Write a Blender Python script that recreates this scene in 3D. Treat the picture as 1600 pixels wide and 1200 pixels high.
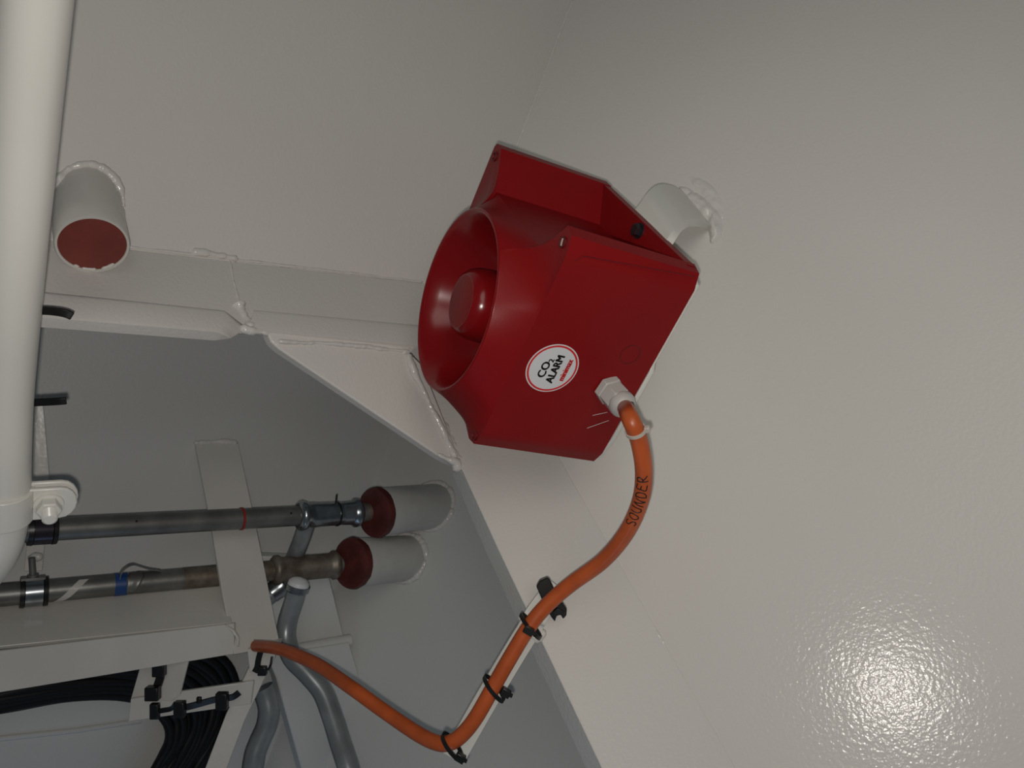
import bpy, math, random
from mathutils import Vector as V, Matrix, noise
random.seed(7)
C = bpy.context.scene
for o in list(bpy.data.objects): bpy.data.objects.remove(o)

# ------------------------------------------------------------------ camera, world, light, exposure
CAM = V((0, 0, 1.5)); F = 1250.0
cd = bpy.data.cameras.new('camera'); cam = bpy.data.objects.new('camera', cd); C.collection.objects.link(cam)
cam.location = CAM; cam.rotation_euler = (math.pi/2, 0, 0)
cd.sensor_width = 36; cd.lens = F/1600*36; cd.clip_start = 0.01
C.camera = cam
w = bpy.data.worlds.new('world'); C.world = w; w.use_nodes = True
bg = w.node_tree.nodes['Background']; bg.inputs[0].default_value = (0.68, 0.85, 1.0, 1); bg.inputs[1].default_value = 0.055
fl = bpy.data.lights.new('flash', 'POINT'); fl.energy = 6.2; fl.shadow_soft_size = 0.004; fl.color = (1.0, 0.94, 0.875)
flo = bpy.data.objects.new('flash', fl); C.collection.objects.link(flo); flo.location = CAM + V((-0.005, 0.0, -0.012))
al = bpy.data.lights.new('recess_fill', 'AREA'); al.shape = 'RECTANGLE'; al.size = 0.12; al.size_y = 0.5  # unseen area light added to give the recess a bluish fill
al.energy = 0.26; al.color = (0.42, 0.64, 1.0)
alo = bpy.data.objects.new('recess_fill', al); C.collection.objects.link(alo)
alo.location = CAM + V((-0.2, 0.5, -0.95))
alo.rotation_euler = (CAM + V((-0.05, 1.1, -0.25)) - alo.location).to_track_quat('-Z', 'Y').to_euler()
sp = bpy.data.lights.new('fill_spot', 'SPOT'); sp.energy = 22; sp.spot_size = math.radians(60); sp.spot_blend = 1.0; sp.shadow_soft_size = 0.5; sp.color = (1.0, 0.985, 0.90)  # unseen spot added to fill in light on right wall and web plate
spo = bpy.data.objects.new('fill_spot', sp); C.collection.objects.link(spo); spo.location = CAM + V((0.35, -0.6, 0.55))
spo.rotation_euler = (CAM + V((0.32, 0.75, 0.07)) - spo.location).to_track_quat('-Z', 'Y').to_euler()
vs = C.view_settings; vs.view_transform = 'Standard'; vs.look = 'None'; vs.gamma = 1; vs.use_curve_mapping = False
vs.exposure = 0.0

# ------------------------------------------------------------------ materials
def mat(name, col, rough=0.35, metal=0.0, bump=0.0, bscale=300, var=0.0, vscale=6.0, col2=None, spec=0.5, lo=0.4, hi=0.65):
    m = bpy.data.materials.new(name); m.use_nodes = True
    n = m.node_tree.nodes; l = m.node_tree.links; b = n['Principled BSDF']
    b.inputs['Roughness'].default_value = rough; b.inputs['Metallic'].default_value = metal
    b.inputs['Specular IOR Level'].default_value = spec
    b.inputs['Base Color'].default_value = (*col, 1)
    tc = n.new('ShaderNodeTexCoord')
    if col2 or var:
        nz = n.new('ShaderNodeTexNoise'); nz.inputs['Scale'].default_value = vscale; nz.inputs['Detail'].default_value = 5
        l.new(tc.outputs['Object'], nz.inputs['Vector'])
        r = n.new('ShaderNodeValToRGB'); r.color_ramp.elements[0].position = lo; r.color_ramp.elements[1].position = hi
        c2 = col2 or tuple(c*(1-var) for c in col)
        r.color_ramp.elements[0].color = (*c2, 1); r.color_ramp.elements[1].color = (*col, 1)
        l.new(nz.outputs['Fac'], r.inputs['Fac']); l.new(r.outputs['Color'], b.inputs['Base Color'])
    if bump:
        nb = n.new('ShaderNodeTexNoise'); nb.inputs['Scale'].default_value = bscale; nb.inputs['Detail'].default_value = 1.5
        l.new(tc.outputs['Object'], nb.inputs['Vector'])
        bp = n.new('ShaderNodeBump'); bp.inputs['Strength'].default_value = 1.0; bp.inputs['Distance'].default_value = bump
        l.new(nb.outputs['Fac'], bp.inputs['Height']); l.new(bp.outputs['Normal'], b.inputs['Normal'])
    return m
M = {}
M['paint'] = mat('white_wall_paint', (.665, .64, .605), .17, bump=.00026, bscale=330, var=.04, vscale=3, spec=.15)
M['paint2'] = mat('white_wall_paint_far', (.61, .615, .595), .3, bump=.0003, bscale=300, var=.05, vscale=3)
M['weld'] = mat('white_painted_weld', (.66, .635, .60), .16, bump=.0012, bscale=160)
M['pipepaint'] = mat('white_pipe_paint', (.70, .69, .64), .3, bump=.00008, bscale=60, var=.05, vscale=9)
M['barpaint'] = mat('white_bar_paint', (.62, .60, .56), .25, bump=.0002, bscale=150, var=.06, vscale=14)
M['sleevepaint'] = mat('darker_white_sleeve_paint', (.52, .52, .495), .3, bump=.0002, bscale=150, var=.12, vscale=25)  # white paint set a step darker than on the bars
M['rust'] = mat('rust_stain', (.42, .28, .12), .4, col2=(.60, .55, .47), vscale=90)
M['red'] = mat('red_plastic', (.225, .0050, .0065), .42, bump=.00003, bscale=700, var=.06, vscale=20, spec=.22)
M['redin'] = mat('red_plastic_gloss', (.20, .004, .0055), .2, spec=.4)
M['reddark'] = mat('red_plastic_groove', (.10, .004, .006), .5)
M['dust'] = mat('dusty_red_plastic', (.40, .10, .09), .55, col2=(.34, .03, .03), vscale=25)
M['primer'] = mat('red_primer_seal', (.11, .020, .016), .55, col2=(.07, .013, .011), vscale=60, bump=.0004, bscale=200)
M['cap'] = mat('red_brown_pipe_end', (.215, .042, .030), .42, col2=(.17, .035, .028), vscale=40, bump=.0003, bscale=90)
M['zinc'] = mat('galvanised_steel', (.235, .235, .22), .42, metal=.6, col2=(.165, .165, .155), vscale=30, bump=.0001, bscale=200)
M['zincbright'] = mat('bright_zinc_fitting', (.42, .45, .47), .22, metal=.9, col2=(.28, .31, .33), vscale=60)
M['zincworn'] = mat('worn_brown_steel', (.24, .21, .175), .5, metal=.5, col2=(.13, .10, .075), vscale=50)
M['conduit'] = mat('grey_painted_tube', (.30, .325, .34), .32, metal=.3, var=.25, vscale=30)
M['black'] = mat('black_plastic', (.010, .010, .010), .35)
M['rubber'] = mat('black_cable_sheath', (.005, .005, .006), .5, spec=.3, bump=.0002, bscale=60)
M['orange'] = mat('orange_cable_sheath', (.52, .100, .024), .38, var=.18, vscale=45)
M['gland'] = mat('grey_nylon', (.47, .455, .43), .35)
M['clear'] = mat('clear_nylon', (.50, .45, .40), .2)
M['white'] = mat('white_sticker', (.66, .67, .68), .35)
M['ink'] = mat('black_ink', (.008, .008, .008), .5)
M['redink'] = mat('red_ink', (.60, .020, .025), .4)
M['blue'] = mat('blue_tape', (.015, .06, .22), .4)
M['redmark'] = mat('red_marker', (.28, .02, .015), .5)
M['bolt'] = mat('dark_bolt', (.06, .05, .06), .25, metal=.7)

# ------------------------------------------------------------------ helpers
WL = {}
def ray(px, py): return V(((px-800)/F, 1.0, (600-py)/F))
def P(px, py, d): return CAM + ray(px, py)*d
class Pl:
    def __init__(s, n, d): s.n = V(n).normalized(); s.d = d      # n points away from the viewer
    def at(s, px, py, off=0.0):                                  # off > 0: towards the viewer
        r = ray(px, py); return CAM + r*((s.d-off)/s.n.dot(r))
def frame(ax):
    ax = V(ax).normalized(); h = V((0, 0, 1)) if abs(ax.z) < .9 else V((1, 0, 0))
    a = ax.cross(h).normalized(); return a, ax.cross(a).normalized(), ax
def smooth(pts, n=8):
    pts = [V(p) for p in pts]; q = [pts[0]*2-pts[1]] + pts + [pts[-1]*2-pts[-2]]; out = []
    for i in range(1, len(q)-2):
        a, b, c, d = q[i-1:i+3]
        for k in range(n):
            t = k/n
            out.append(.5*((2*b)+(c-a)*t+(2*a-5*b+4*c-d)*t*t+(3*b-a-3*c+d)*t**3))
    out.append(pts[-1]); return out
def spans(path):
    fr = []; a = None
    for i in range(len(path)):
        t = (path[min(i+1, len(path)-1)]-path[max(i-1, 0)]).normalized()
        if a is None: a = frame(t)[0]
        a = (a - t*a.dot(t)).normalized(); fr.append((a, t.cross(a), t))
    return fr
class MB:
    def __init__(s): s.v = []; s.f = []
    def add(s, vs, fs):
        o = len(s.v); s.v += [V(x) for x in vs]; s.f += [tuple(i+o for i in f) for f in fs]; return s
    def rings(s, rings, closed=True, cap0=True, cap1=True):
        n = len(rings[0]); vs = [p for r in rings for p in r]; fs = []
        for i in range(len(rings)-1):
            for j in range(n if closed else n-1):
                k = (j+1) % n; fs.append((i*n+j, i*n+k, (i+1)*n+k, (i+1)*n+j))
        if cap0: fs.append(tuple(range(n))[::-1])
        if cap1: fs.append(tuple((len(rings)-1)*n+j for j in range(n)))
        return s.add(vs, fs)
    def tube(s, path, r, seg=16, caps=True, sq=1.0):
        path = [V(p) for p in path]; fr = spans(path); R = []
        for i, (p, (a, b, t)) in enumerate(zip(path, fr)):
            q = r[i] if isinstance(r, (list, tuple)) else r
            R.append([p + a*math.cos(2*math.pi*k/seg)*q + b*math.sin(2*math.pi*k/seg)*q*sq for k in range(seg)])
        return s.rings(R, True, caps, caps)
    def loop(s, path, r, seg=8):
        n = len(path); R = []
        c = sum(path, V())/n; nn = (path[0]-c).cross(path[n//4]-c).normalized()
        for i in range(n):
            t = (path[(i+1) % n]-path[i-1]).normalized(); a = t.cross(nn).normalized(); b = t.cross(a)
            R.append([path[i] + a*math.cos(2*math.pi*k/seg)*r + b*math.sin(2*math.pi*k/seg)*r for k in range(seg)])
        return s.rings(R + [R[0]], True, False, False)
    def lathe(s, o, ax, prof, seg=32, cap0=True, cap1=True, rot=0.0):
        a, b, ax = frame(ax); o = V(o)
        R = [[o + ax*x + (a*math.cos(rot+2*math.pi*k/seg) + b*math.sin(rot+2*math.pi*k/seg))*max(r, 1e-5) for k in range(seg)] for x, r in prof]
        return s.rings(R, True, cap0, cap1)
    def prism(s, pts, d):                                        # polygon extruded by vector d
        n = len(pts); pts = [V(p) for p in pts]; d = V(d)
        return s.add(pts + [p+d for p in pts], [tuple(range(n)), tuple(range(n, 2*n))[::-1]] + [(i, i+n, (i+1) % n+n, (i+1) % n) for i in range(n)])
    def bar(s, path, wdir, wid, thick):                          # flat bar swept along a path
        path = [V(p) for p in path]; R = []
        for i, p in enumerate(path):
            t = (path[min(i+1, len(path)-1)]-path[max(i-1, 0)]).normalized()
            wd = V(wdir); wd = (wd - t*wd.dot(t)).normalized(); n = t.cross(wd)
            R.append([p+wd*wid/2+n*thick/2, p-wd*wid/2+n*thick/2, p-wd*wid/2-n*thick/2, p+wd*wid/2-n*thick/2])
        return s.rings(R)
    def bead(s, path, r, step=.0022, jit=.35, sq=1.0, seed=0):   # an uneven weld bead
        path = [V(p) for p in path]; pts = []
        for a, b in zip(path, path[1:]):
            n = max(2, int((b-a).length/step)); pts += [a.lerp(b, k/n) for k in range(n)]
        pts.append(path[-1]); rr = []; q = []
        for i, p in enumerate(pts):
            z = noise.noise(p*70+V((seed, 0, 0)))+.5*noise.noise(p*260); z2 = noise.noise_vector(p*60+V((0, seed, 0)))
            rr.append(r*(1+jit*z*1.1+.05*math.sin(i*1.9))*(0.35 if i in (0, len(pts)-1) else 1)); q.append(p+z2*r*.35)
        return s.tube(q, rr, 10, True, sq)
    def build(s, name, m, parent=None, ang=35, bevel=0.0, at=None, seg=2):
        lo = V(map(min, zip(*s.v))); hi = V(map(max, zip(*s.v))); c = V(at) if at is not None else (lo+hi)/2
        me = bpy.data.meshes.new(name); me.from_pydata([v-c for v in s.v], [], s.f); me.materials.append(M[m])
        import bmesh
        b = bmesh.new(); b.from_mesh(me); bmesh.ops.recalc_face_normals(b, faces=b.faces); b.to_mesh(me); b.free()
        me.shade_smooth(); me.set_sharp_from_angle(angle=math.radians(ang)); me.update()
        o = bpy.data.objects.new(name, me); C.collection.objects.link(o); WL[o.name] = c
        if parent: o.parent = parent; o.location = c - WL[parent.name]
        else: o.location = c
        if bevel:
            bm = o.modifiers.new('bevel', 'BEVEL'); bm.width = bevel; bm.segments = seg; bm.limit_method = 'ANGLE'; bm.angle_limit = .6
            bm.harden_normals = False
        return o
def tag(o, label, cat, group=None):
    o['label'] = label; o['category'] = cat
    if group: o['group'] = group
    return o
def thing(name, loc, label, cat, group=None):
    o = bpy.data.objects.new(name, None); o.empty_display_size = .02; C.collection.objects.link(o); o.location = V(loc); WL[o.name] = V(loc)
    return tag(o, label, cat, group)
def struct(o, label=None):
    o['kind'] = 'structure'
    if label: o['label'] = label
    return o
def text2d(body, size, bold=0.0, align='CENTER'):
    cu = bpy.data.curves.new('t', 'FONT'); cu.body = body; cu.size = size; cu.align_x = align; cu.offset = bold; cu.resolution_u = 3
    o = bpy.data.objects.new('t', cu); C.collection.objects.link(o)
    dg = bpy.context.evaluated_depsgraph_get(); me = bpy.data.meshes.new_from_object(o.evaluated_get(dg))
    vs = [v.co.copy() for v in me.vertices]; fs = [tuple(p.vertices) for p in me.polygons]
    bpy.data.objects.remove(o); bpy.data.meshes.remove(me); bpy.data.curves.remove(cu)
    return vs, fs

# ------------------------------------------------------------------ the room: three plates meeting in a corner, and the space behind the opening
B = Pl((.41, .855, -.318), .70)
def line_on(pl, a, b): p, q = pl.at(*a), pl.at(*b); return p, (q-p).normalized()
p0, cdir = line_on(B, (805, 235), (895, 0))                       # crease between left and right plates
K = B.at(723, 449)                                                # the corner
u = V((.746, .666, -.01)).normalized()
nA = cdir.cross(u).normalized()
if nA.y < 0: nA = -nA
A = Pl(nA, nA.dot(K-CAM))
q = (B.at(1100, 1110)-K).normalized()
nF = u.cross(q).normalized()
if nF.y < 0: nF = -nF
Fp = Pl(nF, nF.dot(K-CAM))
nF2 = (nF*.5+B.n*.5).normalized(); F2 = Pl(nF2, nF2.dot(K-CAM))   # the side limb of the web, turned towards the right wall
E = Pl(nA, .955); G = Pl(B.n, .93)
TH = .013
# right wall
mb = MB(); mb.prism([K-cdir*.03, K+cdir*.9, K+cdir*.9+V((1.5, -.72, 0)), K+q*.9+V((1.3, -.62, 0)), K+q*.9], B.n*.01)
wr = struct(mb.build('wall_right', 'paint'), 'large glossy white steel plate on the right that carries the alarm bracket')
# left wall
ul = -u
mb = MB(); mb.prism([K+cdir*.9, K-cdir*.008, K+ul*.95-cdir*.008, K+ul*.95+cdir*.9], A.n*.01)
wl = struct(mb.build('wall_left', 'paint'), 'white steel plate at upper left behind the stub')
# lower plate with the cut-out
inn = [(-160, 487), (340, 516), (420, 520), (628, 546), (634, 552)]
innp = [Fp.at(*p) for p in inn]; innp[0] = innp[1]+(innp[0]-innp[1]).normalized()*.62
mb = MB(); mb.prism(innp+[K, K+ul*.95], Fp.n*.004)
wf = struct(mb.build('wall_front', 'paint', bevel=.0015), 'white steel web plate over the recess, with a rounded strip along its lower edge')
edge = [(634, 552), (640, 562), (702, 690), (722, 735), (780, 862), (940, 1200), (1040, 1411)]
mb = MB(); mb.prism([K]+[F2.at(*p) for p in edge]+[K+q*.75], F2.n*TH)
mb.build('side_limb', 'paint', wf, bevel=.0015)
mb = MB(); eb = [(706, 738), (762, 868), (918, 1205), (1018, 1415)]; fr_e = [F2.at(*p) for p in edge[3:]]; bk_e = [F2.at(*p, -.022) for p in eb]
mb.rings([[a_, b_, b_+V((.004, .004, 0)), a_+V((.004, .004, 0))] for a_, b_ in zip(fr_e, bk_e)]); mb.build('edge_flange', 'paint2', wf)
mb = MB(); mb.prism([K, Fp.at(634, 552), F2.at(634, 552)], u*.004); mb.build('closing_plate', 'paint', wf)

# back of the recess
ec = E.n.cross(G.n).normalized()
if ec.z < 0: ec = -ec
r0 = E.at(575, 757)
s0 = G.n.dot(r0-CAM); r0 = r0 + (E.n.cross(ec))*0
# exact point on both planes near r0
def on_both(r):
    # move within E until on G
    t = E.n.cross(ec).normalized(); k = (G.d - G.n.dot(r-CAM))/G.n.dot(t); return r+t*k
r0 = on_both(r0)
el = ec.cross(E.n).normalized()
if el.x > 0: el = -el
mb = MB(); mb.prism([r0+ec*.7, r0-ec*.75, r0-ec*.75+el*1.2, r0+ec*.7+el*1.2], E.n*.01)
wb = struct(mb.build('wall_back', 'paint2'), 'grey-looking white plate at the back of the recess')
gr = ec.cross(G.n).normalized()
if gr.x < 0: gr = -gr
mb = MB(); mb.prism([r0+ec*.7, r0-ec*.75, r0-ec*.75+gr*.9, r0+ec*.7+gr*.9], G.n*.01)
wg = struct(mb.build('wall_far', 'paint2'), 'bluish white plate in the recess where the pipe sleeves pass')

# weld seams
def seam(pl, pts, r, parent, off=-.001, name='weld_bead', m='weld', **k):
    b = MB(); b.bead([pl.at(*p, off) for p in pts], r, **k); return b.build(name, m, parent, ang=80)
seam(A, [(895, 0), (880, 38), (850, 118), (805, 235)], .0016, wl, off=.0002, jit=.2)
seam(A, [(200, 386), (330, 401), (470, 418), (660, 441)], .0014, wl, off=-.0004, jit=.3)
seam(A, [(300, 394), (330, 397), (352, 400), (372, 405)], .0030, wl, off=-.0006, jit=.6)
seam(B, [(845, 697), (893, 775), (960, 880), (1040, 1012)], .0022, wr, off=-.0012, jit=.2)
b = MB(); b.bead([B.at(1056, 1046, .0002), B.at(1092, 1106, .0002)], .0006, jit=.3); b.build('seam_gap', 'bolt', wr)['label'] = 'dark open gap in the seam'

# gusset in the corner of the cut-out
ga_, gb_, gc_ = Fp.at(424, 530), Fp.at(628, 546), F2.at(712, 722)
gn = (gb_-ga_).cross(gc_-ga_).normalized()
if gn.y < 0: gn = -gn
Gp = Pl(gn, gn.dot(ga_-CAM))
gp = [(414, 512), (424, 534), (436, 545), (560, 628), (688, 714), (703, 722), (716, 726), (712, 700), (660, 570), (630, 540)]
mb = MB(); mb.prism([Gp.at(*p, -.001) for p in gp], Gp.n*.011)
gus = mb.build('gusset_plate', 'paint', wf, bevel=.0015); gus['label'] = 'triangular white corner plate'
seam(Gp, [(638, 552), (652, 590), (672, 632), (690, 668), (702, 694), (711, 716)], .0056, wf, off=-.0018, jit=.45, sq=.6, seed=3)
seam(Fp, [(432, 534), (500, 536), (560, 541), (640, 549)], .0034, wf, off=-.0016, jit=.35, sq=.6, seed=4)
seam(F2, [(642, 556), (658, 588), (679, 632), (697, 668), (709, 694), (719, 720)], .0056, wf, off=-.0022, jit=.45, sq=.6, seed=13)
seam(Gp, [(684, 710), (698, 716), (712, 722), (716, 738)], .0036, wf, off=.000, jit=.9, seed=5)
seam(Gp, [(424, 536), (470, 566), (560, 626), (640, 680), (690, 713)], .0022, wf, off=-.0095, jit=.2, seed=6)
# round-edged bulb strips on the web plate
def bulb(px_top0, px_top1, px_bot0, px_bot1, h, name, end=None, start_cap=True):
    t0, t1, b0, b1 = [Fp.at(*p) for p in (px_top0, px_top1, px_bot0, px_bot1)]
    if px_top0[0] < 0: t0 = t1+(t0-t1).normalized()*.62; b0 = b1+(b0-b1).normalized()*.62
    prof = [(0, 0), (0, .35), (.05, .68), (.14, .90), (.26, 1), (.6, 1), (.92, .97), (1, .88), (1, 0)]
    R = []
    for tt, bb, sc in ((t0, b0, 1), (t1, b1, 1)) + (((end[0], end[1], .04),) if end else ()):
        R.append([tt.lerp(bb, x) - Fp.n*h*y*sc for x, y in prof])
    m_ = MB(); m_.rings(R); return m_.build(name, 'paint', wf, ang=40)
bl = bulb((-160, 444), (347, 494), (-160, 494), (334, 532), .011, 'bulb_strip', end=(Fp.at(387, 512), Fp.at(360, 529)))
br = bulb((396, 486), (735, 517), (386, 519), (735, 552), .0035, 'bulb_strip')
seam(Fp, [(372, 474), (380, 488), (388, 500), (392, 516)], .0042, wf, off=-.0002, jit=1.0, seed=8)
seam(Fp, [(374, 512), (390, 517), (410, 519), (420, 524)], .0026, wf, off=.0004, jit=.7, seed=9)
b = MB(); b.bead([Fp.at(358, 405, -.0006), Fp.at(365, 440, -.0006), Fp.at(375, 478, -.0006)], .0014, jit=.5); b.build('weld_bead', 'weld', wf, ang=80)
rs = MB(); c0 = Fp.at(142, 494, .0094); rs.lathe(c0, -Fp.n, [(0, .0042), (.0002, .0038)], 20); rs.build('rust_spot', 'rust', bl)['label'] = 'small brown rust spot'

# stiffener plates and round ledge low in the recess
for pts, d in (([(380, 868), (508, 872), (516, 905), (539, 1000), (380, 1016)], .06), ([(418, 1025), (546, 1004), (608, 1215), (475, 1215), (432, 1060)], .085)):
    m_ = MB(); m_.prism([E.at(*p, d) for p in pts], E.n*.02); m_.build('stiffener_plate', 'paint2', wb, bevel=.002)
m_ = MB(); m_.tube([E.at(400, 1022, .075), E.at(470, 1014, .075), E.at(546, 1000, .075)], .0075, 16); m_.build('ledge_bar', 'paint2', wb)
m_ = MB(); m_.tube([E.at(-300, 1195, .001), E.at(-40, 1158, .001), E.at(120, 1141, .001), E.at(220, 1126, .001)], .003, 10); m_.build('weld_bead', 'paint2', wb)

# ------------------------------------------------------------------ the alarm
R = Matrix(((0.30197532, 0.38677834, -0.87132854), (-0.76937316, -0.44082328, -0.46231999), (-0.56291726, 0.80998602, 0.16445912)))
T0 = V((-0.14960771, 3.45610954, 0.41852057)); S = .187
def L(x, y, d): return CAM + (T0 + R @ V((x, y, -d)))*S
XN = (R @ V((1, 0, 0))).normalized(); YN = (R @ V((0, 1, 0))).normalized(); ZN = (R @ V((0, 0, 1))).normalized()   # ZN: out of the horn mouth
def s1(px, py, x=.5):                                             # pixel -> (y, depth) on the flat label side
    p0 = L(x, 0, 0); r = ray(px, py); k = XN.dot(p0-CAM)/XN.dot(r); p = r*k - (p0-CAM)
    return p.dot(YN)/S, -p.dot(ZN)/S
alarm = thing('alarm_sounder', L(0, 0, .645), 'red square horn alarm sounder with a white round sticker', 'alarm')
cx, cy = .06, -.055
# cross-section with a trapezoid channel in two sides
half = [(.5, -.42), (.5, .42), (.475, .485), (.42, .5), (.30, .35), (-.29, .34), (-.42, .5), (-.485, .5), (-.5, .48)]
sec = half + [(-.5, -.48), (-.485, -.5), (-.42, -.5), (-.29, -.475), (.30, -.475), (.42, -.5), (.475, -.485)]
loopp = []
for i, a in enumerate(sec):
    b_ = sec[(i+1) % len(sec)]; ln = math.hypot(b_[0]-a[0], b_[1]-a[1]); n = max(1, int(ln/.022))
    loopp += [(a[0]+(b_[0]-a[0])*k/n, a[1]+(b_[1]-a[1])*k/n) for k in range(n)]
RB = .645; W0 = .04; WR = -.10; RR = .395
def grow(p, k): return (p[0]*k, p[1]*k)
body = MB()
body.rings([[L(x, y, d) for x, y in loopp] for d in (W0, .2, .4, RB)], True, False, True)
body.build('housing', 'red', alarm, ang=25)
# cover flaring from the square to the round mouth
rows = []
NT = 22
for k in range(NT+1):
    t = k/NT; row = []
    for x, y in loopp:
        a = math.atan2(y-cy, x-cx); ex, ey = cx+RR*math.cos(a), cy+RR*math.sin(a)
        dist = math.hypot(x-ex, y-ey); ins = (math.hypot(x-cx, y-cy) < RR)
        p = 1.0 + min(3.2, max(0, (dist-.10))*13)
        tt = t
        d = W0 + (WR-W0)*tt**p
        row.append(L(x+(ex-x)*t, y+(ey-y)*t, d))
    rows.append(row)
cov = MB(); cov.rings(rows, True, False, False); cov.build('front_cover', 'red', alarm, ang=28)
hornprof = [(WR, RR), (WR-.004, RR-.002), (WR-.006, RR-.007), (WR-.003, RR-.014), (WR+.015, RR-.028), (WR+.06, RR-.05), (WR+.12, RR-.075), (WR+.18, RR-.11), (WR+.24, RR-.155), (WR+.28, RR-.20), (WR+.30, RR-.25)]
m_ = MB(); m_.lathe(L(cx, cy, 0), -ZN, [(d*S, r*S) for d, r in hornprof], 72, False, True); m_.build('horn_mouth', 'redin', alarm, ang=60)
pl = [(-.075, 0), (-.075, .118), (-.070, .126), (-.05, .142), (-.02, .153), (.03, .158), (.26, .165)]
m_ = MB(); m_.lathe(L(cx, cy, 0), -ZN, [(d*S, r*S) for d, r in pl], 48, False, False); plug = m_.build('horn_plug', 'redin', alarm, ang=30)
m_ = MB(); m_.lathe(L(cx, cy, 0), -ZN, [(-.0755*S, 0.112*S), (-.0765*S, .108*S), (-.0765*S, 0)], 40, False, False); m_.build('plug_disc', 'red', plug)
# rear flange closing the channels
for sg in (1, -1):
    m_ = MB(); pts = [(.44, .497), (.30, .345), (-.29, .335), (-.44, .497)] if sg > 0 else [(.42, .497), (.30, .47), (-.29, .47), (-.42, .497)]
    m_.prism([L(x, y*sg, .60) for x, y in pts], -ZN*S*.043); m_.build('rear_flange', 'red', alarm)
# corner screws
for px, py, dx, dy in ((858, 390, .44, .44), (751, 252, -.45, .45), (646, 525, -.45, -.45), (733, 690, .455, -.455)):
    m_ = MB(); o = L(dx, dy, W0)
    m_.lathe(o, ZN, [(-.002, .0042), (.0012, .0042), (.0012, .0031), (-.0004, .0028), (-.0004, 0)], 20, False, False)
    sc = m_.build('corner_screw', 'reddark', alarm)
    if dx > 0 and dy > 0:
        m_ = MB(); m_.bar([o+ZN*.0012+YN*.0024-XN*.001, o+ZN*.0012-YN*.0024+XN*.001], XN, .0012, .0006); m_.build('screw_slot', 'clear', sc)['label'] = 'bare bright slot of the screw'
# hex bolt on the flange
m_ = MB(); o = L(.03, .455, .60); m_.lathe(o, ZN, [(0, .0068), (.0012, .0068)], 24); m_.lathe(o+ZN*.0012, ZN, [(0, .0055), (.0042, .0055), (.0048, .0046)], 6); m_.build('flange_bolt', 'bolt', alarm)['label'] = 'dark hexagon bolt head'
# slot in the channel floor
m_ = MB(); a0 = L(-.02, .3465, .43); m_.bar([a0, a0-ZN*.017], XN, .005, .0012); m_.build('channel_slot', 'reddark', alarm)
# knock-out ring
y_, d_ = s1(985, 554)
def ring_on_s1(y, d, r0, r1, h, name, m, parent, seg=56):
    mm = MB(); o = L(.5, y, d); Rg = []
    for rr, hh in ((r0, 0), (r0, h), (r1, h), (r1, 0)):
        Rg.append([o+XN*hh+(YN*math.cos(2*math.pi*k/seg)+ZN*math.sin(2*math.pi*k/seg))*rr*S for k in range(seg)])
    mm.rings(Rg, True, False, False); return mm.build(name, m, parent)
ring_on_s1(y_, d_, .042, .0455, .0002, 'knockout_ring', 'reddark', alarm)
# moulded line along the label side
g0 = [s1(898, 408), s1(912, 400), s1(1085, 432)]
m_ = MB(); m_.tube([L(.5, *g0[0]), L(.5, *g0[1]), L(.5, *g0[2])], .0003, 6); m_.build('moulded_line', 'reddark', alarm)
# sticker
y_, d_ = s1(863, 575.5)
RS = .113
def disc(r, h0, h1, name, m, parent, seg=72):
    mm = MB(); o = L(.5, y_, d_)
    R2 = [[o+XN*hh+(YN*math.cos(2*math.pi*k/seg)+ZN*math.sin(2*math.pi*k/seg))*r*S for k in range(seg)] for hh in (h0, h1)]
    mm.rings(R2); return mm.build(name, m, parent)
st = disc(RS, 0, .00025, 'sticker', 'white', alarm); st['label'] = 'white round sticker lettered CO2 ALARM'
ring_on_s1(y_, d_, RS*.885, RS*.955, .00036, 'red_border', 'redink', st, 72)
def put(m_, body_, size, along, up, bold=0, sx=1.0):              # print lettering on the sticker
    vs_, fs_ = text2d(body_, size)
    o = L(.5, y_, d_)
    for ddx, ddy in ((-bold, 0), (bold, 0), (0, bold*.6), (0, -bold*.6)):
        m_.add([o + XN*.00042 + (YN*(v.x*sx+ddx+along) + ZN*(v.y+ddy+up))*S for v in vs_], fs_)
m_ = MB(); put(m_, 'CO', .050, -.012, .018, .0022); put(m_, '2', .032, .034, .010, .0016); put(m_, 'ALARM', .047, .000, -.028, .0024, .88)
m_.build('lettering', 'ink', st)['label'] = 'black words CO2 ALARM'
m_ = MB(); put(m_, 'minimax', .036, .004, -.072, .0022, .84); m_.build('maker_mark', 'redink', st)['label'] = 'small red word minimax'
# scratches near the gland
for a, b_ in (((926, 649), (949, 644)), ((917, 669), (951, 657))):
    pa, pb = L(.5, *s1(*a)), L(.5, *s1(*b_)); m_ = MB(); m_.bar([pa+XN*.00005, pb+XN*.00005], ZN, .00035, .0002); m_.build('scratch', 'white', alarm)
# cable gland
ga = thing('cable_gland', L(.5, *s1(950, 607)), 'light grey hexagonal cable gland screwed into the red alarm', 'gland')
go = L(.5, *s1(950, 607)); gx = (XN*1.0 - ZN*.18).normalized()
m_ = MB(); m_.lathe(go, gx, [(-.001, .0122), (.0050, .0122), (.0058, .0112)], 6, rot=.3); m_.build('lock_nut', 'gland', ga, bevel=.0006)
m_ = MB(); m_.lathe(go, gx, [(.0055, .0113), (.0170, .0113), (.0180, .0104)], 6, rot=.3); m_.build('hex_body', 'gland', ga, bevel=.0006)
m_ = MB(); m_.lathe(go, gx, [(.0165, .0100), (.0180, .0108), (.0225, .0106), (.0258, .0090), (.0268, .0074), (.0255, .0064), (.020, .0062)], 36, True, True); m_.build('dome_nut', 'gland', ga, ang=40)
m_ = MB(); m_.lathe(go, gx, [(.0262, .0068), (.0266, .0062), (.0266, .004)], 28); m_.build('seal', 'black', ga)

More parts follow.
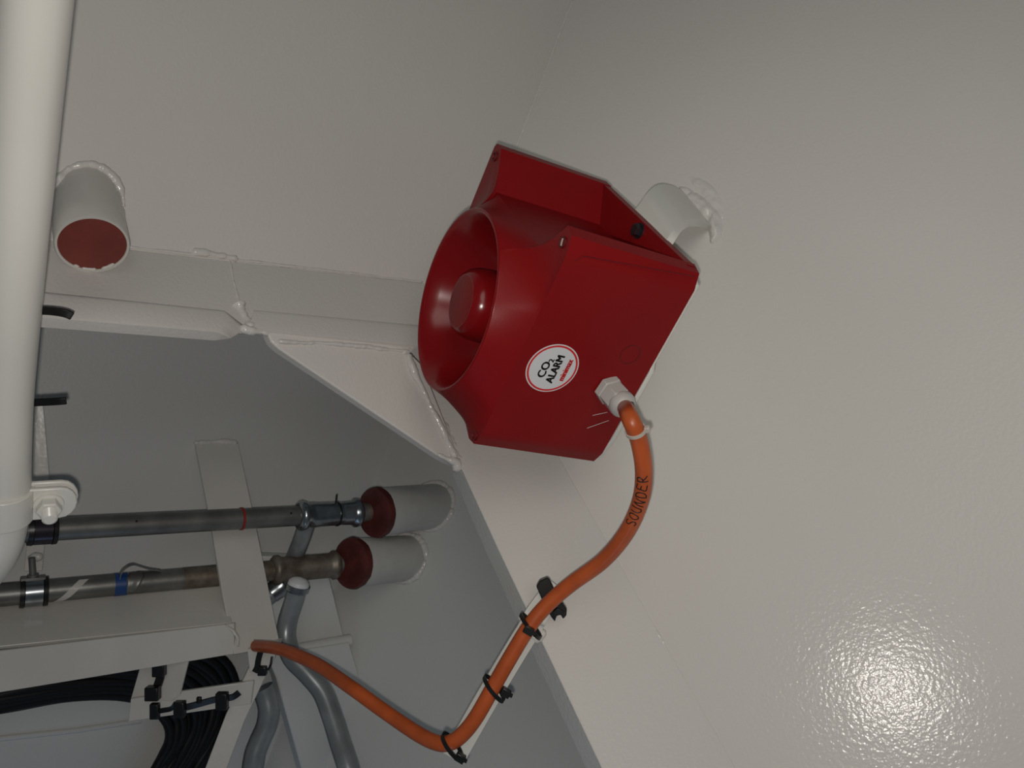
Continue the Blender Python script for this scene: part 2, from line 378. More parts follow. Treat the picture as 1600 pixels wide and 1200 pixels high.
# white mounting plate and curved bracket
mp = thing('mounting_bracket', L(0, 0, .70), 'white steel bracket with curved tongue welded to the right wall behind the alarm', 'bracket')
m_ = MB(); m_.prism([L(x, y, RB+.003) for x, y in ((.487, .44), (.487, .06), (.506, .03), (.506, -.34), (.48, -.46), (-.49, -.49), (-.49, .47), (.36, .49))], -ZN*.004); m_.build('back_plate', 'pipepaint', mp, bevel=.0008)
arc = [(1030, 392, .628), (1040, 378, .632), (1049, 364, .636), (1058, 353, .645), (1070, 345, .660), (1085, 343, .69), (1100, 346, .735), (1113, 353, .785)]
ap = smooth([P(*a) for a in arc], 5)
ext = P(1012, 306, .70)-P(1052, 366, .645)
m_ = MB(); R2 = []
for p_ in ap:
    R2.append(p_)
tn = []
for i in range(len(ap)):
    t = (ap[min(i+1, len(ap)-1)]-ap[max(i-1, 0)]).normalized(); n_ = t.cross((ap[i]-CAM).normalized()).normalized(); tn.append(n_ if n_.z < 0 else -n_)
R3 = [[p_, p_+n_*.0062, p_+n_*.0062+ext, p_+ext] for p_, n_ in zip(ap, tn)]
m_.rings(R3); m_.build('curved_tongue', 'pipepaint', mp, bevel=.0006)
def mound(pl_, path, rad, hgt, name, m, parent, seed=0):                # uneven ridge of weld metal lying on a plate
    pts_ = smooth([pl_.at(*p) for p in path], 7); n = len(pts_); Rg = []
    for i, p in enumerate(pts_):
        t = (pts_[min(i+1, n-1)]-pts_[max(i-1, 0)]).normalized(); sd = t.cross(pl_.n).normalized(); e_ = math.sin(math.pi*(i+.4)/(n-.2))**.5; row = []
        for j in range(13):
            x = (j-6)/6; q_ = p+sd*x*rad*e_
            h = hgt*e_*(1-x*x)*(1+.7*noise.noise(q_*110+V((seed, 0, 0)))+.35*noise.noise(q_*330)) - .0006
            row.append(q_-pl_.n*h)
        Rg.append(row)
    mm = MB(); mm.rings(Rg, False, False, False); return mm.build(name, m, parent, ang=80)
mound(B, [(1062, 292), (1078, 306), (1098, 324), (1114, 344), (1118, 366), (1112, 380)], .0085, .0062, 'weld_bead', 'weld', mp, 11)
mound(B, [(1078, 276), (1098, 292), (1118, 316), (1128, 342)], .008, .0022, 'weld_bead', 'weld', mp, 12)

# ------------------------------------------------------------------ orange cable with handwriting
RC = .0063
gend = go + gx*.024
pts = [go+gx*.012, gend, P(984, 652, .549), P(999, 690, .553), P(1006, 740, .565), P(1000, 785, .579), P(978, 833, .600), P(942, 876, .622), P(893, 912, .638), P(858, 942, .644),
       P(829, 976, .645), P(798, 1026, .645), P(770, 1075, .645), P(743, 1122, .645), P(722, 1148, .646), P(704, 1160, .648), P(684, 1161, .655), P(652, 1146, .672), P(600, 1111, .698), P(550, 1075, .72), P(500, 1041, .765), P(462, 1023, .80), P(432, 1013, .83), P(400, 1009, .87)]
cab = smooth(pts, 10)
m_ = MB(); m_.tube(cab, RC, 22)
oc = tag(m_.build('orange_cable', 'orange'), 'orange cable looping from the red alarm down to the steel frame', 'cable')
# handwriting along the cable, wrapped on its surface
def nearest(px, py):
    best = min(range(len(cab)), key=lambda i: (800+F*(cab[i]-CAM).x/(cab[i]-CAM).y-px)**2+(600-F*(cab[i]-CAM).z/(cab[i]-CAM).y-py)**2); return best
i0 = nearest(984, 812); i1 = nearest(1003, 733)
seg = cab[i1:i0+1][::-1]
lens = [0]
for a, b_ in zip(seg, seg[1:]): lens.append(lens[-1]+(b_-a).length)
def along(sv):
    sv = max(0, min(lens[-1]-1e-6, sv))
    for i in range(len(seg)-1):
        if lens[i+1] >= sv: break
    k = (sv-lens[i])/(lens[i+1]-lens[i]); return seg[i].lerp(seg[i+1], k), (seg[i+1]-seg[i]).normalized()
strokes = [                                                          # S O U N D E R as pen strokes
    [[(.85, .85), (.45, 1), (.15, .85), (.25, .62), (.7, .42), (.85, .18), (.5, .0), (.1, .12)]],
    [[(.5, 1), (.15, .8), (.1, .35), (.45, 0), (.85, .25), (.9, .7), (.5, 1), (.3, .9)]],
    [[(.12, 1), (.12, .35), (.35, .02), (.7, .08), (.85, .4), (.88, 1)]],
    [[(.1, 0), (.12, .55), (.18, 1)], [(.18, 1), (.5, .5), (.85, .02)], [(.85, .02), (.88, .5), (.95, 1)]],
    [[(.15, 0), (.18, .5), (.2, 1)], [(.05, .98), (.5, 1), (.9, .7), (.85, .25), (.45, .0), (.05, .02)]],
    [[(.9, .95), (.2, .98), (.15, .5), (.12, .05), (.9, .02)], [(.15, .52), (.5, .55), (.75, .5)]],
    [[(.12, 0), (.15, .5), (.2, 1)], [(.1, .98), (.6, 1), (.85, .78), (.6, .52), (.18, .48)], [(.35, .48), (.6, .25), (.95, .0)]]]
m_ = MB(); pitch = lens[-1]/len(strokes); LH = .0078
jt = [(.0, 8), (0, -6), (.05, 5), (-.1, -10), (0, 7), (.1, -4), (.05, 9)]
for i, st_ in enumerate(strokes):
    jy, ja = jt[i]; ja = math.radians(ja)
    for ln_ in st_:
        pp = smooth([V((x_, y__, 0)) for x_, y__ in ln_], 4); out = []
        for p_ in pp:
            ux = (p_.x-.5)*pitch*.80; uy = (p_.y-.5)*LH
            x = ux*math.cos(ja)-uy*math.sin(ja); y = ux*math.sin(ja)+uy*math.cos(ja)+.0008+jy*.004
            c, t = along((i+.5)*pitch+x); n_ = (CAM-c); n_ = (n_-t*n_.dot(t)).normalized(); sd = n_.cross(t)
            if sd.x > 0: sd = -sd
            out.append(c+(n_*math.cos(y/RC)+sd*math.sin(y/RC))*RC)
        m_.tube(out, .00046, 6)
m_.build('handwriting', 'ink', oc)['label'] = 'black handwritten word SOUNDER'
# clear tie and loose sleeve by the gland
i = nearest(992, 672); c = cab[i]; t = (cab[i+1]-cab[i-1]).normalized()
ct = thing('clear_cable_tie', c, 'small clear cable tie round the orange cable just below the gland', 'cable tie')
m_ = MB(); m_.lathe(c, t, [(-.0012, RC+.0002), (-.0012, RC+.0012), (.0012, RC+.0012), (.0012, RC+.0002)], 28, False, False); m_.build('strap', 'clear', ct)
a_ = V((1, -.3, 0)); a_ = (a_-t*a_.dot(t)).normalized(); m_ = MB(); m_.bar([c+a_*(RC), c+a_*(RC+.0038)], t, .0048, .004); m_.build('tie_head', 'clear', ct, bevel=.0007)
cc = [p + (CAM-p).normalized()*.0 for p in cab[i:nearest(1006, 740)]]
# ------------------------------------------------------------------ flat bar carrying the cable, black clip, ties
rp = [P(872, 917, 0.665), P(838, 962, 0.663), P(832, 975, 0.662), P(800, 1027, 0.663), P(752, 1108, 0.665), P(708, 1186, 0.667)]
tdir = (rp[-1]-rp[0]).normalized(); wdir = tdir.cross(V((0, 1, 0))).normalized()
cb = thing('cable_support_bar', rp[2], 'slim white flat bar welded to the cut-out edge under the orange cable', 'bar')
m_ = MB(); m_.bar([p+V((0, .0025, 0)) for p in smooth(rp, 4)], wdir, .0195, .004); m_.build('flat_bar', 'pipepaint', cb, bevel=.0008)
b = MB(); b.bead([P(828, 990, 0.666), P(838, 998, 0.665), P(846, 992, 0.665), P(852, 984, 0.667)], .005, jit=.5, seed=14); b.build('weld_bead', 'weld', cb, ang=80)
b = MB(); b.bead([P(810, 968, 0.668), P(815, 964, 0.668), P(820, 958, 0.668)], .0028, jit=.4, seed=15); b.build('weld_bead', 'weld', cb, ang=80)
# black rubber clip
kt = thing('black_clip', P(861, 936, 0.661), 'black rubber end cap with a notched tip lying across under the orange cable', 'clip')
pc = [(838, 917), (843, 908), (855, 903), (859, 905), (868, 925), (886, 952), (885, 962), (880, 968), (876, 961), (870, 963), (867, 972), (861, 964), (848, 940)]
m_ = MB(); m_.prism([P(x, y, 0.658) for x, y in pc], V((0, .007, 0))); m_.build('clip_body', 'black', kt, bevel=.001)
m_ = MB(); m_.prism([P(x, y, 0.653) for x, y in ((864, 956), (872, 950), (883, 958), (880, 966), (876, 960), (870, 962), (867, 970))], V((0, .006, 0))); m_.build('clip_tip', 'black', kt, bevel=.0006)
# three black ties round cable and bar
tie_l = [((829, 976), (826, 985), (-1, 1), 'black cable tie at the upper end of the slim white bar, below the black clip', (848, 985)),
         ((772, 1073), (790, 1082), (1, 1), 'black cable tie round the middle of the slim white bar', None),
         ((707, 1163), (719, 1184), (1, 1), 'black cable tie at the lower end of the slim white bar where the cable bends', None)]
for (mx, my), (hx, hy), _, lab, tail in tie_l:
    c = P(mx, my, 0.653); tt = thing('black_cable_tie', c, lab, 'cable tie', 'black cable ties on the white bar')
    n_ = V((0, -1, 0)); n_ = (n_-tdir*n_.dot(tdir)).normalized(); sd = tdir.cross(n_)
    if sd.x < 0: sd = -sd
    pth = []
    for k in range(28):
        a = 2*math.pi*k/28; pth.append(c + sd*math.cos(a)*.0118 + n_*(.0035+math.sin(a)*.0115) + tdir*(.004*math.cos(a)))
    m_ = MB(); m_.bar(pth+[pth[0]], tdir, .0032, .0012); m_.build('strap', 'black', tt)
    h = P(hx, hy, .636 if tail else 0.644); m_ = MB(); m_.bar([h-sd*.004, h+sd*.004], tdir, .0062, .0055); m_.build('tie_head', 'black', tt, bevel=.0006)
    m_ = MB(); e = h+sd*.004; m_.bar([e, e+sd*.0022-tdir*.0004], tdir, .003, .0014); m_.build('tie_stub', 'black', tt)
i = nearest(700, 1163)
# ------------------------------------------------------------------ red-capped stub on the left wall
s_c = P(145, 383, .601); sa = V((-.40, .60, .69)).normalized(); sl = (A.d-A.n.dot(s_c-CAM))/A.n.dot(sa); s_r = s_c+sa*sl
stub = thing('capped_pipe_stub', s_r, 'short white pipe stub with red-brown end beside the big white pipe', 'pipe stub')
r_ = .0256
m_ = MB(); m_.lathe(s_c, sa, [(.0012, r_-.0026), (0, r_-.0022), (-.0002, r_-.0006), (.0008, r_), (sl*.5, r_), (sl+.03, r_)], 56, False, True); m_.build('sleeve', 'barpaint', stub, ang=50)
m_ = MB(); m_.lathe(s_c, sa, [(.0008, r_-.0018), (.0008, 0)], 56, False, False)
cp_ = m_.build('end_fill', 'cap', stub); cp_['label'] = 'flat red-brown end face'
# weld ring where the stub meets the plate (ellipse of the oblique cut)
a1, b1, ax = frame(sa); el_ = []
for k in range(72):
    a = 2*math.pi*k/72; p = s_c+(a1*math.cos(a)+b1*math.sin(a))*(r_+.0006); kk = (A.d-A.n.dot(p-CAM))/A.n.dot(ax); el_.append(p+ax*(kk+.0006))
b = MB(); b.bead(el_+[el_[0]], .0030, jit=.6, seed=21); b.build('weld_bead', 'weld', stub, ang=80)
lowk = min(range(72), key=lambda k: (a1*math.cos(2*math.pi*k/72)+b1*math.sin(2*math.pi*k/72)).z)
for k0, k1, sd_ in ((-9, -4, 1), (-2, 3, 2), (4, 6, 3)):
    arc_ = [s_c+sa*.0003+(a1*math.cos(2*math.pi*(lowk+k)/72)+b1*math.sin(2*math.pi*(lowk+k)/72))*(r_-.0030) for k in range(k0, k1+1)]
    m_ = MB(); m_.bead(arc_, .0009, jit=.8, step=.001, seed=sd_); m_.build('paint_chip', 'pipepaint', cp_)

# ------------------------------------------------------------------ big white pipe with clamp
wpts = [P(65, -90, .392), P(57, 0, .408), P(40, 200, .440), P(23, 400, .473), P(8, 600, .515), P(5, 700, .535), P(5, 770, .552), P(2, 815, .562), P(-8, 855, .570), P(-30, 890, .578), P(-70, 915, .585), P(-150, 935, .592), P(-260, 945, .60)]
wpath = smooth(wpts, 8)
bp_ = thing('white_pipe', P(23, 400, .473), 'thick white painted pipe running down the left edge and bending at its foot', 'pipe')
m_ = MB(); m_.tube(wpath, .0167, 40); m_.build('pipe_run', 'pipepaint', bp_, ang=60)
pa = (P(5, 700, .535)-P(5, 800, .558)).normalized()                # up along the pipe
cc = P(4, 785, .555); f_ = (CAM-cc); f_ = (f_-pa*f_.dot(pa)).normalized(); rt = pa.cross(f_)
if rt.x < 0: rt = -rt
cl = thing('pipe_clamp', cc, 'white painted two-piece clamp with bolt round the thick white pipe', 'clamp')
m_ = MB(); m_.lathe(cc, pa, [(-.0125, .0168), (-.0125, .0192), (.0125, .0192), (.0125, .0168)], 44, False, False); m_.build('band', 'pipepaint', cl, ang=30, bevel=.0005)
def ear(off, nm, lw, hh):
    m_ = MB(); pts = []; o = cc + rt*.012 + f_*off
    pts = [o+pa*hh, o+rt*(lw-.010)+pa*hh]
    for k in range(1, 8):
        a = math.pi/2-math.pi*k/8; pts.append(o+rt*(lw-.010+.010*math.cos(a)*1.1)+pa*hh*math.sin(a))
    pts += [o+rt*(lw-.010)-pa*hh, o-pa*hh]
    m_.prism(pts, -f_*.0035); return m_.build(nm, 'pipepaint', cl, bevel=.0011)
ear(.0060, 'front_ear', .0325, .0135); ear(-.0005, 'rear_ear', .0335, .0145)
bo = cc + rt*.0275 + f_*.006
m_ = MB(); m_.lathe(bo, f_, [(0, .0098), (.0018, .0096), (.0022, .0088)], 32); w_ = m_.build('washer', 'pipepaint', cl)
m_ = MB(); m_.lathe(bo, f_, [(.0018, .0082), (.0085, .0082), (.0095, .0070)], 6); m_.build('hex_nut', 'pipepaint', cl, bevel=.0006)
th_ = []
for k in range(17): th_.append((.0085+k*.0005, .0043 if k % 2 else .0049))
th_.append((.0175, .0036)); m_ = MB(); m_.lathe(bo, f_, th_, 24); m_.build('bolt_end', 'pipepaint', cl)
# hooked black strap tails beside the pipe
for pts_, lab in (([(46, 486, .525), (68, 485, .523), (90, 487, .522), (104, 490, .523), (113, 494, .525)], 'black strap tail poking out from behind the white pipe over the white bulb strip'),
                  ([(30, 631, .60), (55, 629, .60), (75, 628, .60), (92, 627, .60), (104, 626, .602)], 'black strap tail poking out from behind the white pipe, lower of the two')):
    m_ = MB(); m_.bar(smooth([P(*p) for p in pts_], 5), V((0, -.35, 1)), .0056, .0028)
    tag(m_.build('strap_tail', 'black', bevel=.0007), lab, 'strap')

# ------------------------------------------------------------------ steel pipes and their white sleeves
v = V((.835, .549, -.033)).normalized()
def dirfit(a, b, da, db): return P(*a, da), P(*b, db)
p1a, p1b = P(597, 799, 1.018), P(-60, 834, .745)
p2a, p2b = P(556, 880, 1.012), P(-60, 935, .785)
def px_on(a, b, x):                                               # point of the pipe axis that shows at column x
    lo, hi = 0.0, 1.0
    for _ in range(40):
        m = (lo+hi)/2; p = a.lerp(b, m)-CAM
        if 800+F*p.x/p.y > x: lo = m
        else: hi = m
    return a.lerp(b, lo)
RP = .0118
specs = [('upper', p1a, p1b, (465, 562), 377, (676, 791)), ('lower', p2a, p2b, (425, 528), None, (634, 872))]
SL = {}
for nm, a, b_, (tx0, tx1), ringx, rootpx in specs:
    d = (b_-a).normalized(); b_ = b_+d*.2
    root = G.at(*rootpx)
    sv = thing('pipe_sleeve', root, f'white pipe sleeve with red-brown collar, {nm} of the two on the recess wall', 'pipe sleeve', 'white sleeves on the recess wall')
    capc = px_on(a-d*.1, b_, 588 if nm == 'upper' else 548)
    capc = P(586, 801, 1.0) if nm == 'upper' else P(549, 880, .99)
    sd = (root-capc).normalized(); ln = (root-capc).length; rs_ = .0300
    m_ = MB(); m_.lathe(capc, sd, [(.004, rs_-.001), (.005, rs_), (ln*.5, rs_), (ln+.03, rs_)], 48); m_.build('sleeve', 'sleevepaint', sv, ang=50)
    m_ = MB(); seg_ = 30; Rg = []
    aa, bb, _x = frame(sd)
    for x, r in ((-.0035, .55), (-.0045, .82), (-.002, 1.02), (.003, 1.07), (.0065, 1.04), (.007, .9)):
        Rg.append([capc+sd*x+(aa*math.cos(2*math.pi*k/seg_)+bb*math.sin(2*math.pi*k/seg_))*rs_*r*(1+.035*noise.noise(V((k*.9, x*50, 3 if nm == 'upper' else 9)))) for k in range(seg_)])
    m_.rings(Rg); m_.build('seal_collar', 'primer', sv, ang=40)['label'] = 'red-brown seal collar'
    aa, bb, ax = frame(sd); el_ = []
    for k in range(60):
        an = 2*math.pi*k/60; p = capc+(aa*math.cos(an)+bb*math.sin(an))*(rs_+.0005); kk = (G.d-G.n.dot(p-CAM))/G.n.dot(ax); el_.append(p+ax*(kk-.0005))
    bd = MB(); bd.bead(el_+[el_[0]], .0042, jit=.45, seed=31); bd.build('weld_bead', 'weld', sv, ang=80)
    # the pipe itself
    tp = thing('steel_pipe', px_on(a, b_, 250), f'grey galvanised steel pipe with press tee, {nm} of the two running left from the sleeves', 'pipe', 'steel pipes in the recess')
    m_ = MB(); m_.tube([a, a.lerp(b_, .3), a.lerp(b_, .6), b_], RP, 28); run = m_.build('pipe_run', 'zinc', tp, ang=60)
    q1, q0 = px_on(a, b_, tx1), px_on(a, b_, tx0); L_ = (q0-q1).length
    if nm == 'upper':
        pr = [(0, .0125), (0, .0152), (.003, .0175), (.007, .0178), (.010, .0152), (.013, .0146), (.024, .0140), (.026, .0136), (.028, .0142), (L_-.026, .0146), (L_-.020, .0152), (L_-.012, .0150), (L_-.010, .0168), (L_-.006, .0182), (L_-.003, .0176), (L_, .0148), (L_, .0125)]
    else:
        pr = [(0, .0125), (0, .0152), (.003, .0176), (.007, .0178), (.010, .0152), (.014, .0150), (L_-.014, .0152), (L_-.011, .0156), (L_-.007, .0182), (L_-.003, .0178), (L_, .0150), (L_, .0125)]
    m_ = MB(); m_.lathe(q1, q0-q1, pr, 36); fit = m_.build('press_tee', 'zincbright' if nm == 'upper' else 'zincworn', tp, ang=50)
    fit['label'] = 'bright press-fit tee' if nm == 'upper' else 'dull stained press-fit tee'
    m_ = MB(); cr = px_on(a, b_, tx1+6); m_.lathe(cr-d*.004, d, [(-.006, .0122), (.004, .0122)], 24); m_.build('pipe_end', 'zincworn', tp)
    if ringx:
        c = px_on(a, b_, ringx); m_ = MB(); m_.lathe(c, d, [(-.0015, RP), (-.0012, RP+.0010), (.0012, RP+.0010), (.0015, RP)], 28, False, False); m_.build('red_ring', 'redmark', tp)['label'] = 'thin red marker ring'
        c = px_on(a, b_, 526); m_ = MB(); m_.lathe(c, d, [(-.0010, .0140), (-.0008, .0153), (.0008, .0153), (.0010, .0140)], 28, False, False); m_.build('tie_ring', 'black', tp)
        m_ = MB(); m_.tube([c+V((0, -.004, .014)), c+V((.0005, -.004, .019)), c+V((.001, -.004, .024))], .0012, 8); m_.build('tie_tail', 'black', tp)
        for mx in (209, 449):
            c = px_on(a, b_, mx); n_ = (CAM-c).normalized(); n_ = (n_+V((0, 0, .3))).normalized(); n_ = (n_-d*n_.dot(d)).normalized()
            m_ = MB(); m_.lathe(c+n_*(RP-.0004), n_, [(0, .0014), (.0007, .0012)], 12); m_.build('pen_dot', 'ink', tp)
    else:
        c = px_on(a, b_, 188); m_ = MB(); m_.lathe(c, d, [(-.0062, RP), (-.0062, RP+.0004), (.0062, RP+.0004), (.0062, RP)], 28, False, False); m_.build('blue_tape', 'blue', tp)['label'] = 'band of blue tape'
        # torn wrapper: a patch stuck on the pipe and a loose loop standing up from it
        up = V((0, 0, 1)); fr_ = (V((0, -1, 0))-d*V((0, -1, 0)).dot(d)).normalized(); up = (up-d*up.dot(d)-fr_*up.dot(fr_)).normalized()
        c0 = px_on(a, b_, 208); Rg = []
        for k in range(10):
            an = -.7+2.2*k/9; Rg.append([c0-d*((j-3)/3*.009*(1-.10*abs(k-6))+.004*(k-5)/5)+(fr_*math.cos(an)+up*math.sin(an))*(RP+.0009+.0010*noise.noise(V((k*.8, j*.9, 4)))) for j in range(7)])
        m_ = MB(); m_.rings(Rg, False, False, False); o_ = m_.build('torn_wrapper', 'zinc', tp, ang=80); o_.modifiers.new('s', 'SOLIDIFY').thickness = .0006
        o_['label'] = 'torn piece of grey wrapper'
        lp = [(184, .002, .2), (187, .0135, .25), (196, .0195, .3), (206, .0215, .3), (218, .0185, .25), (232, .0150, .2), (250, .0122, .1)]
        m_ = MB(); m_.bar(smooth([px_on(a, b_, x)+up*h+fr_*RP*.35 for x, h, _ in lp], 4), fr_, .011, .0007); m_.build('loose_loop', 'zinc', o_)
        c = px_on(a, b_, 395); m_ = MB(); m_.lathe(c, d, [(-.035, RP+.0003), (.078, RP+.0003)], 28, False, False); m_.build('worn_section', 'zincworn', tp)['label'] = 'brown worn section of pipe'
        # diagonal pale paint stripe
        c0 = px_on(a, b_, 108); fr_ = (V((0, -1, 0))-d*V((0, -1, 0)).dot(d)).normalized(); up = V((0, 0, 1)); up = (up-d*up.dot(d)-fr_*up.dot(fr_)).normalized(); Rg = []
        for k in range(12):
            an = -1.3+2.3*k/11; x = -.013+.026*k/11
            Rg.append([c0-d*(x+j*.009)+(fr_*math.cos(an)+up*math.sin(an))*(RP+.0003) for j in (-.5, 0, .5)])
        m_ = MB(); m_.rings(Rg, False, False, False); m_.build('paint_stripe', 'barpaint', tp)['label'] = 'diagonal pale paint stripe'
    SL[nm] = (a, b_, d)
# branch tubes from the tees
a, b_, d = SL['upper']; t0 = px_on(a, b_, 484)
tu = smooth([t0, P(470, 846, .965), P(456, 880, .99), P(446, 902, .985), P(432, 921, .965), P(415, 936, .955), P(395, 950, .95)], 6)
m_ = MB(); m_.tube(tu, .0105, 20); br1 = tag(m_.build('branch_tube', 'conduit', ang=60), 'short grey branch tube dropping from the upper pipe tee behind the lower pipe', 'tube')
m_ = MB(); m_.lathe(P(437, 917, .962), (tu[-1]-tu[-12]), [(-.006, .0118), (-.004, .0135), (0, .0138), (.004, .0128), (.012, .0122)], 24); m_.build('elbow_collar', 'zincbright', br1)
lt = thing('bent_tube', P(455, 940, .93), 'grey bent tube with white plugged top curving down behind the orange cable', 'tube')
tb = smooth([P(466, 915, .92), P(459, 940, .92), P(449, 972, .92), P(447, 1000, .915), P(457, 1028, .905), P(480, 1052, .90), P(503, 1080, .895), P(517, 1115, .885), P(531, 1160, .87), P(548, 1215, .85), P(575, 1330, .83)], 6)
m_ = MB(); m_.tube(tb, .0112, 22); m_.build('tube_run', 'conduit', lt, ang=60)
m_ = MB(); m_.lathe(P(465, 918, .92), tb[8]-tb[0], [(-.0045, .0128), (-.003, .0140), (.003, .0140), (.005, .0122)], 24); m_.build('end_collar', 'zincbright', lt)
m_ = MB(); m_.lathe(P(466, 914, .917), tb[0]-tb[8], [(0, .0125), (.004, .0118), (.0075, .008), (.009, .001)], 20); m_.build('white_plug', 'white', lt)['label'] = 'white plug in the tube end'
m_ = MB(); m_.tube(smooth([P(410, 1075, .95), P(416, 1090, .95), P(420, 1110, .948), P(416, 1135, .945), P(405, 1160, .94), P(397, 1185, .935), P(394, 1230, .93), P(400, 1340, .92)], 6), .0125, 20)
tag(m_.build('curved_tube', 'conduit', ang=60), 'grey curved tube below the frame corner at the bottom edge', 'tube')

# pipe clamps on the steel pipes and their hanger
for nm, x, lab in (('upper', 66, 'black rubber-lined clamp on the upper steel pipe, under the white clamp bolt'), ('lower', 53, 'black rubber-lined clamp with bright band on the lower steel pipe')):
    a, b_, d = SL[nm]; c = px_on(a, b_, x)
    k_ = thing('rubber_lined_clamp', c, lab, 'clamp', 'rubber-lined pipe clamps')
    m_ = MB(); m_.lathe(c, d, [(-.0125, RP), (-.0125, RP+.0032), (-.0085, RP+.0036), (-.008, RP+.0018), (.008, RP+.0018), (.0085, RP+.0036), (.0125, RP+.0032), (.0125, RP)], 30, False, False); m_.build('rubber_liner', 'black', k_)
    m_ = MB(); m_.lathe(c, d, [(-.0078, RP+.0016), (-.0078, RP+.0030), (.0078, RP+.0030), (.0078, RP+.0016)], 30, False, False); m_.build('steel_band', 'zincbright' if nm == 'lower' else 'bolt', k_)
    if nm == 'lower':
        up = V((0, -.1, 1)).normalized()
        m_ = MB(); m_.bar([c+up*.0145-d*.011, c+up*.0145+d*.011], V((0, 1, 0)), .012, .003); m_.build('clamp_lug', 'zinc', k_, bevel=.0004)
        m_ = MB(); m_.lathe(c+up*.014, up, [(0, .0052), (.0045, .0052), (.0048, .0032), (.022, .0032)], 12); m_.build('clamp_bolt', 'zinc', k_)
hb = thing('hanger_bar', P(62, 600, .838), 'narrow white flat bar behind the thick white pipe holding the steel pipes', 'bar')
m_ = MB(); m_.bar([P(50, 590, .842), P(63, 740, .842), P(58, 830, .842), P(52, 892, .838)], V((1, .5, 0)), .0165, .004); m_.build('flat_bar', 'barpaint', hb, bevel=.0006)
bd = MB(); bd.bead([P(44, 873, .834), P(54, 868, .832), P(66, 872, .834)], .004, jit=.5, seed=41); bd.build('weld_bead', 'weld', hb, ang=80)

# ------------------------------------------------------------------ white angle frame in the lower left
frm = thing('angle_frame', P(400, 1000, .86), 'white welded frame of a broad flat bar and an angle bar at lower left', 'frame')
def fd(y): return .969-.00027*(y-690)
tl, tr_ = (305, 690), (372, 690)
m_ = MB(); poly_ = [(305, 690), (372, 690), (401, 826), (438, 1009), (366, 1022), (348, 930), (332, 830)]
wd = V((.835, .549, 0)).normalized()
# the bar is flat: corners lie on one plane through three points
c1, c2, c3 = P(338, 690, fd(690)), P(402, 1010, fd(1010)), P(338, 690, fd(690))+V((.746, .60, -.01))*.05
bn = (c2-c1).cross(c3-c1).normalized()
if bn.y < 0: bn = -bn
BP = Pl(bn, bn.dot(c1-CAM))
m_.prism([BP.at(*p) for p in poly_], BP.n*.006); m_.build('upright_bar', 'barpaint', frm, bevel=.0008)
bd = MB(); bd.bead([BP.at(303, 692), BP.at(330, 690), BP.at(350, 690), BP.at(372, 692)], .003, jit=.5, seed=51); bd.build('weld_bead', 'weld', frm, ang=80)
# angle bar: front leg and broad back leg
lb, l2 = P(366, 974, .872), P(366, 1022, .868)
la = lb+(P(-60, 1024, .745)-lb)*1.8; lc = l2+(P(-60, 1092, .742)-l2)*1.8
m_ = MB(); m_.prism([la, lb, l2, lc], V((0, .005, 0))); fl_ = m_.build('front_leg', 'barpaint', frm, bevel=.0008)
bb_ = P(352, 912, .925); ba = bb_+(P(-60, 942, .80)-bb_)*1.8; b3 = P(362, 973, .873)+(P(-60, 1016, .75)-P(362, 973, .873))*1.8
m_ = MB(); m_.prism([b3, P(362, 973, .873), bb_, ba], V((0, .003, -.004))); m_.build('back_leg', 'barpaint', frm, bevel=.0008)
bd = MB(); bd.bead([P(352, 976, .866), P(366, 986, .864), P(372, 996, .864), P(372, 1010, .864)], .0017, jit=.6, sq=.6, seed=52); bd.build('weld_bead', 'weld', frm, ang=80)
m_ = MB(); m_.bar([P(412, 1000, .885), P(404, 1045, .885), P(368, 1120, .87), P(332, 1215, .85)], V((1, .35, .25)), .021, .005); m_.build('brace_bar', 'barpaint', frm, bevel=.0008)
m_ = MB(); m_.prism([P(x, y, .872) for x, y in ((386, 1014), (436, 1010), (424, 1040), (412, 1048), (390, 1050))], V((-.004, .03, 0))); m_.build('corner_tab', 'barpaint', frm, bevel=.0008)
# tabs with black ties under the frame
m_ = MB(); m_.prism([P(x, y, .848) for x, y in ((222, 1030), (298, 1018), (281, 1086), (268, 1096), (204, 1093))], V((0, .004, 0))); m_.build('hanging_tab', 'barpaint', frm, bevel=.0007)
m_ = MB(); m_.prism([P(x, y, dd) for x, y, dd in ((204, 1092, .84), (396, 1064, .872), (392, 1100, .872), (240, 1122, .845), (200, 1128, .84))], V((0, .005, 0))); m_.build('cross_bar', 'barpaint', frm, bevel=.0008)
def tie_poly(name, pts_, wid, lab, heads, grp='black ties on the white tabs'):
    t_ = thing(name, P(*pts_[0]), lab, 'cable tie', grp)
    m_ = MB(); m_.bar(smooth([P(*p) for p in pts_], 4), V((0.15, -.2, 1)) if abs(pts_[0][0]-pts_[-1][0]) > 30 else V((1, 0, .2)), wid, .0022); m_.build('strap', 'black', t_)
    for hx, hy, hd, s_, up in heads:
        h = P(hx, hy, hd); m_ = MB(); m_.bar([h-V((0, 0, 1))*s_*up, h+V((0, 0, 1))*s_*up], V((1, 0, 0)), s_*1.5, s_*1.1); m_.build('tie_head', 'black', t_, bevel=.0012)
tie_poly('black_cable_tie', [(256, 1018, .842), (252, 1045, .842), (250, 1060, .842), (243, 1080, .84)], .0085, 'black cable tie hanging down the tilted white tab under the frame', [(249, 1045, .838, .0085, .9), (239, 1083, .836, .0095, .75)])
tie_poly('black_cable_tie', [(238, 1113, .834), (255, 1110, .834), (268, 1107, .834), (275, 1098, .834)], .0045, 'black cable tie on the white cross bar, leftmost of the three', [(242, 1111, .832, .0062, 1.3)])
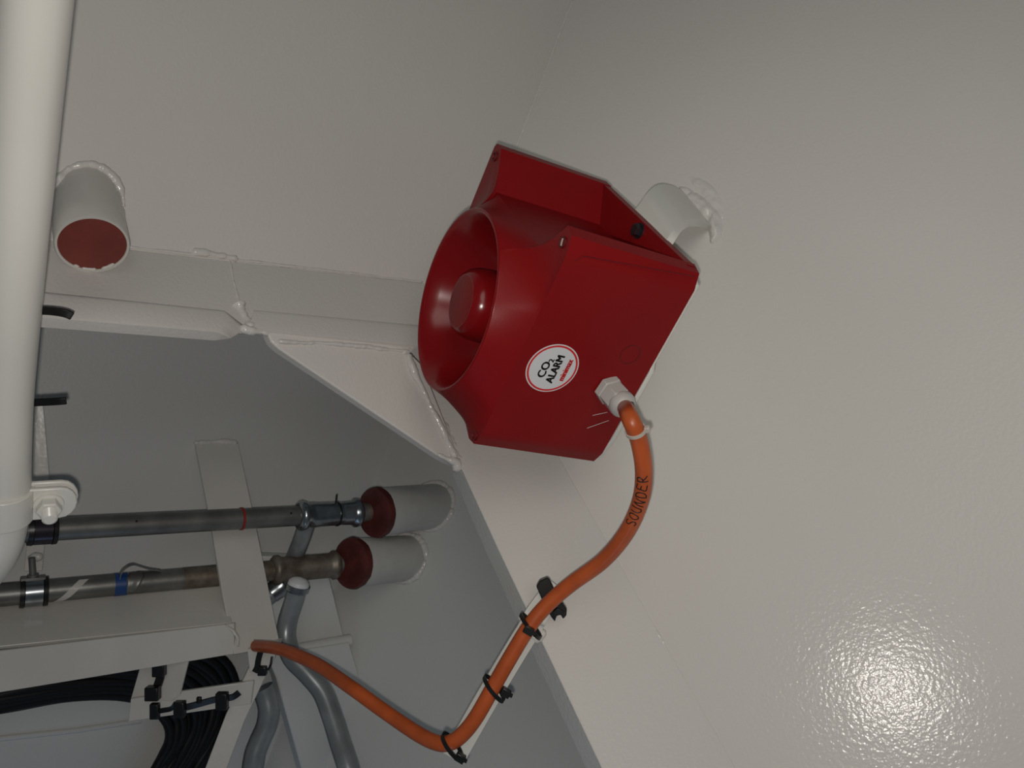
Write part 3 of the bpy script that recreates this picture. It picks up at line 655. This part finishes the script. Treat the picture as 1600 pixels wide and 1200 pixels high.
tie_poly('black_cable_tie', [(277, 1108, .836), (300, 1103, .838), (325, 1096, .842), (345, 1091, .845)], .0065, 'black cable tie on the white cross bar, middle of the three', [(281, 1108, .832, .0075, 1.1), (311, 1094, .838, .0035, 1)])
tie_poly('black_cable_tie', [(340, 1092, .846), (352, 1091, .848), (364, 1089, .85), (374, 1082, .852)], .0065, 'black cable tie on the white cross bar, rightmost of the three', [(347, 1095, .842, .0080, 1.1)])
tie_poly('black_cable_tie', [(409, 1012, .862), (404, 1030, .862), (402, 1042, .862), (398, 1050, .862)], .0060, 'black cable tie at the frame corner where the orange cable ends', [(410, 1048, .858, .0062, .8)], None)
m_ = MB(); m_.tube(smooth([P(412, 1048, .858), P(419, 1046, .858), P(423, 1038, .858), P(425, 1026, .86)], 4), .0013, 8); m_.build('tie_loop', 'black', bpy.data.objects['black_cable_tie.007'] if 'black_cable_tie.007' in bpy.data.objects else None)

# ------------------------------------------------------------------ coil of black cable behind the frame
coil = thing('cable_coil', P(120, 1090, .93), 'thick coil of black cable hanging behind the white frame at lower left', 'cable')
def ed(px, py): return (E.at(px, py)-CAM).y
outc = [(-420, 1120), (-80, 1040), (60, 1014), (180, 1000), (280, 1004), (345, 1024), (371, 1062), (369, 1110), (350, 1156), (322, 1200), (290, 1250), (200, 1400)]
inc = [(-420, 1240), (-80, 1132), (30, 1105), (110, 1092), (180, 1090), (225, 1102), (256, 1128), (262, 1152), (252, 1178), (236, 1205), (215, 1245), (130, 1390)]
for k in range(12):
    t = (k+.5)/12
    for lay in (0, 1):
        pts_ = []
        for j, (o, i_) in enumerate(zip(outc, inc)):
            tt = min(.97, max(.03, t + .05*noise.noise(V((k*3.1+lay*7, j*.7, 1)))))
            qx, qy = o[0]+(i_[0]-o[0])*tt, o[1]+(i_[1]-o[1])*tt
            pts_.append(P(qx, qy, ed(qx, qy)-.045+.014*lay+.006*noise.noise(V((k*1.7, j*.6, 5+lay)))))
        m_ = MB(); m_.tube(smooth(pts_, 5), .0056, 10); m_.build('cable_loop', 'rubber', coil, ang=80)
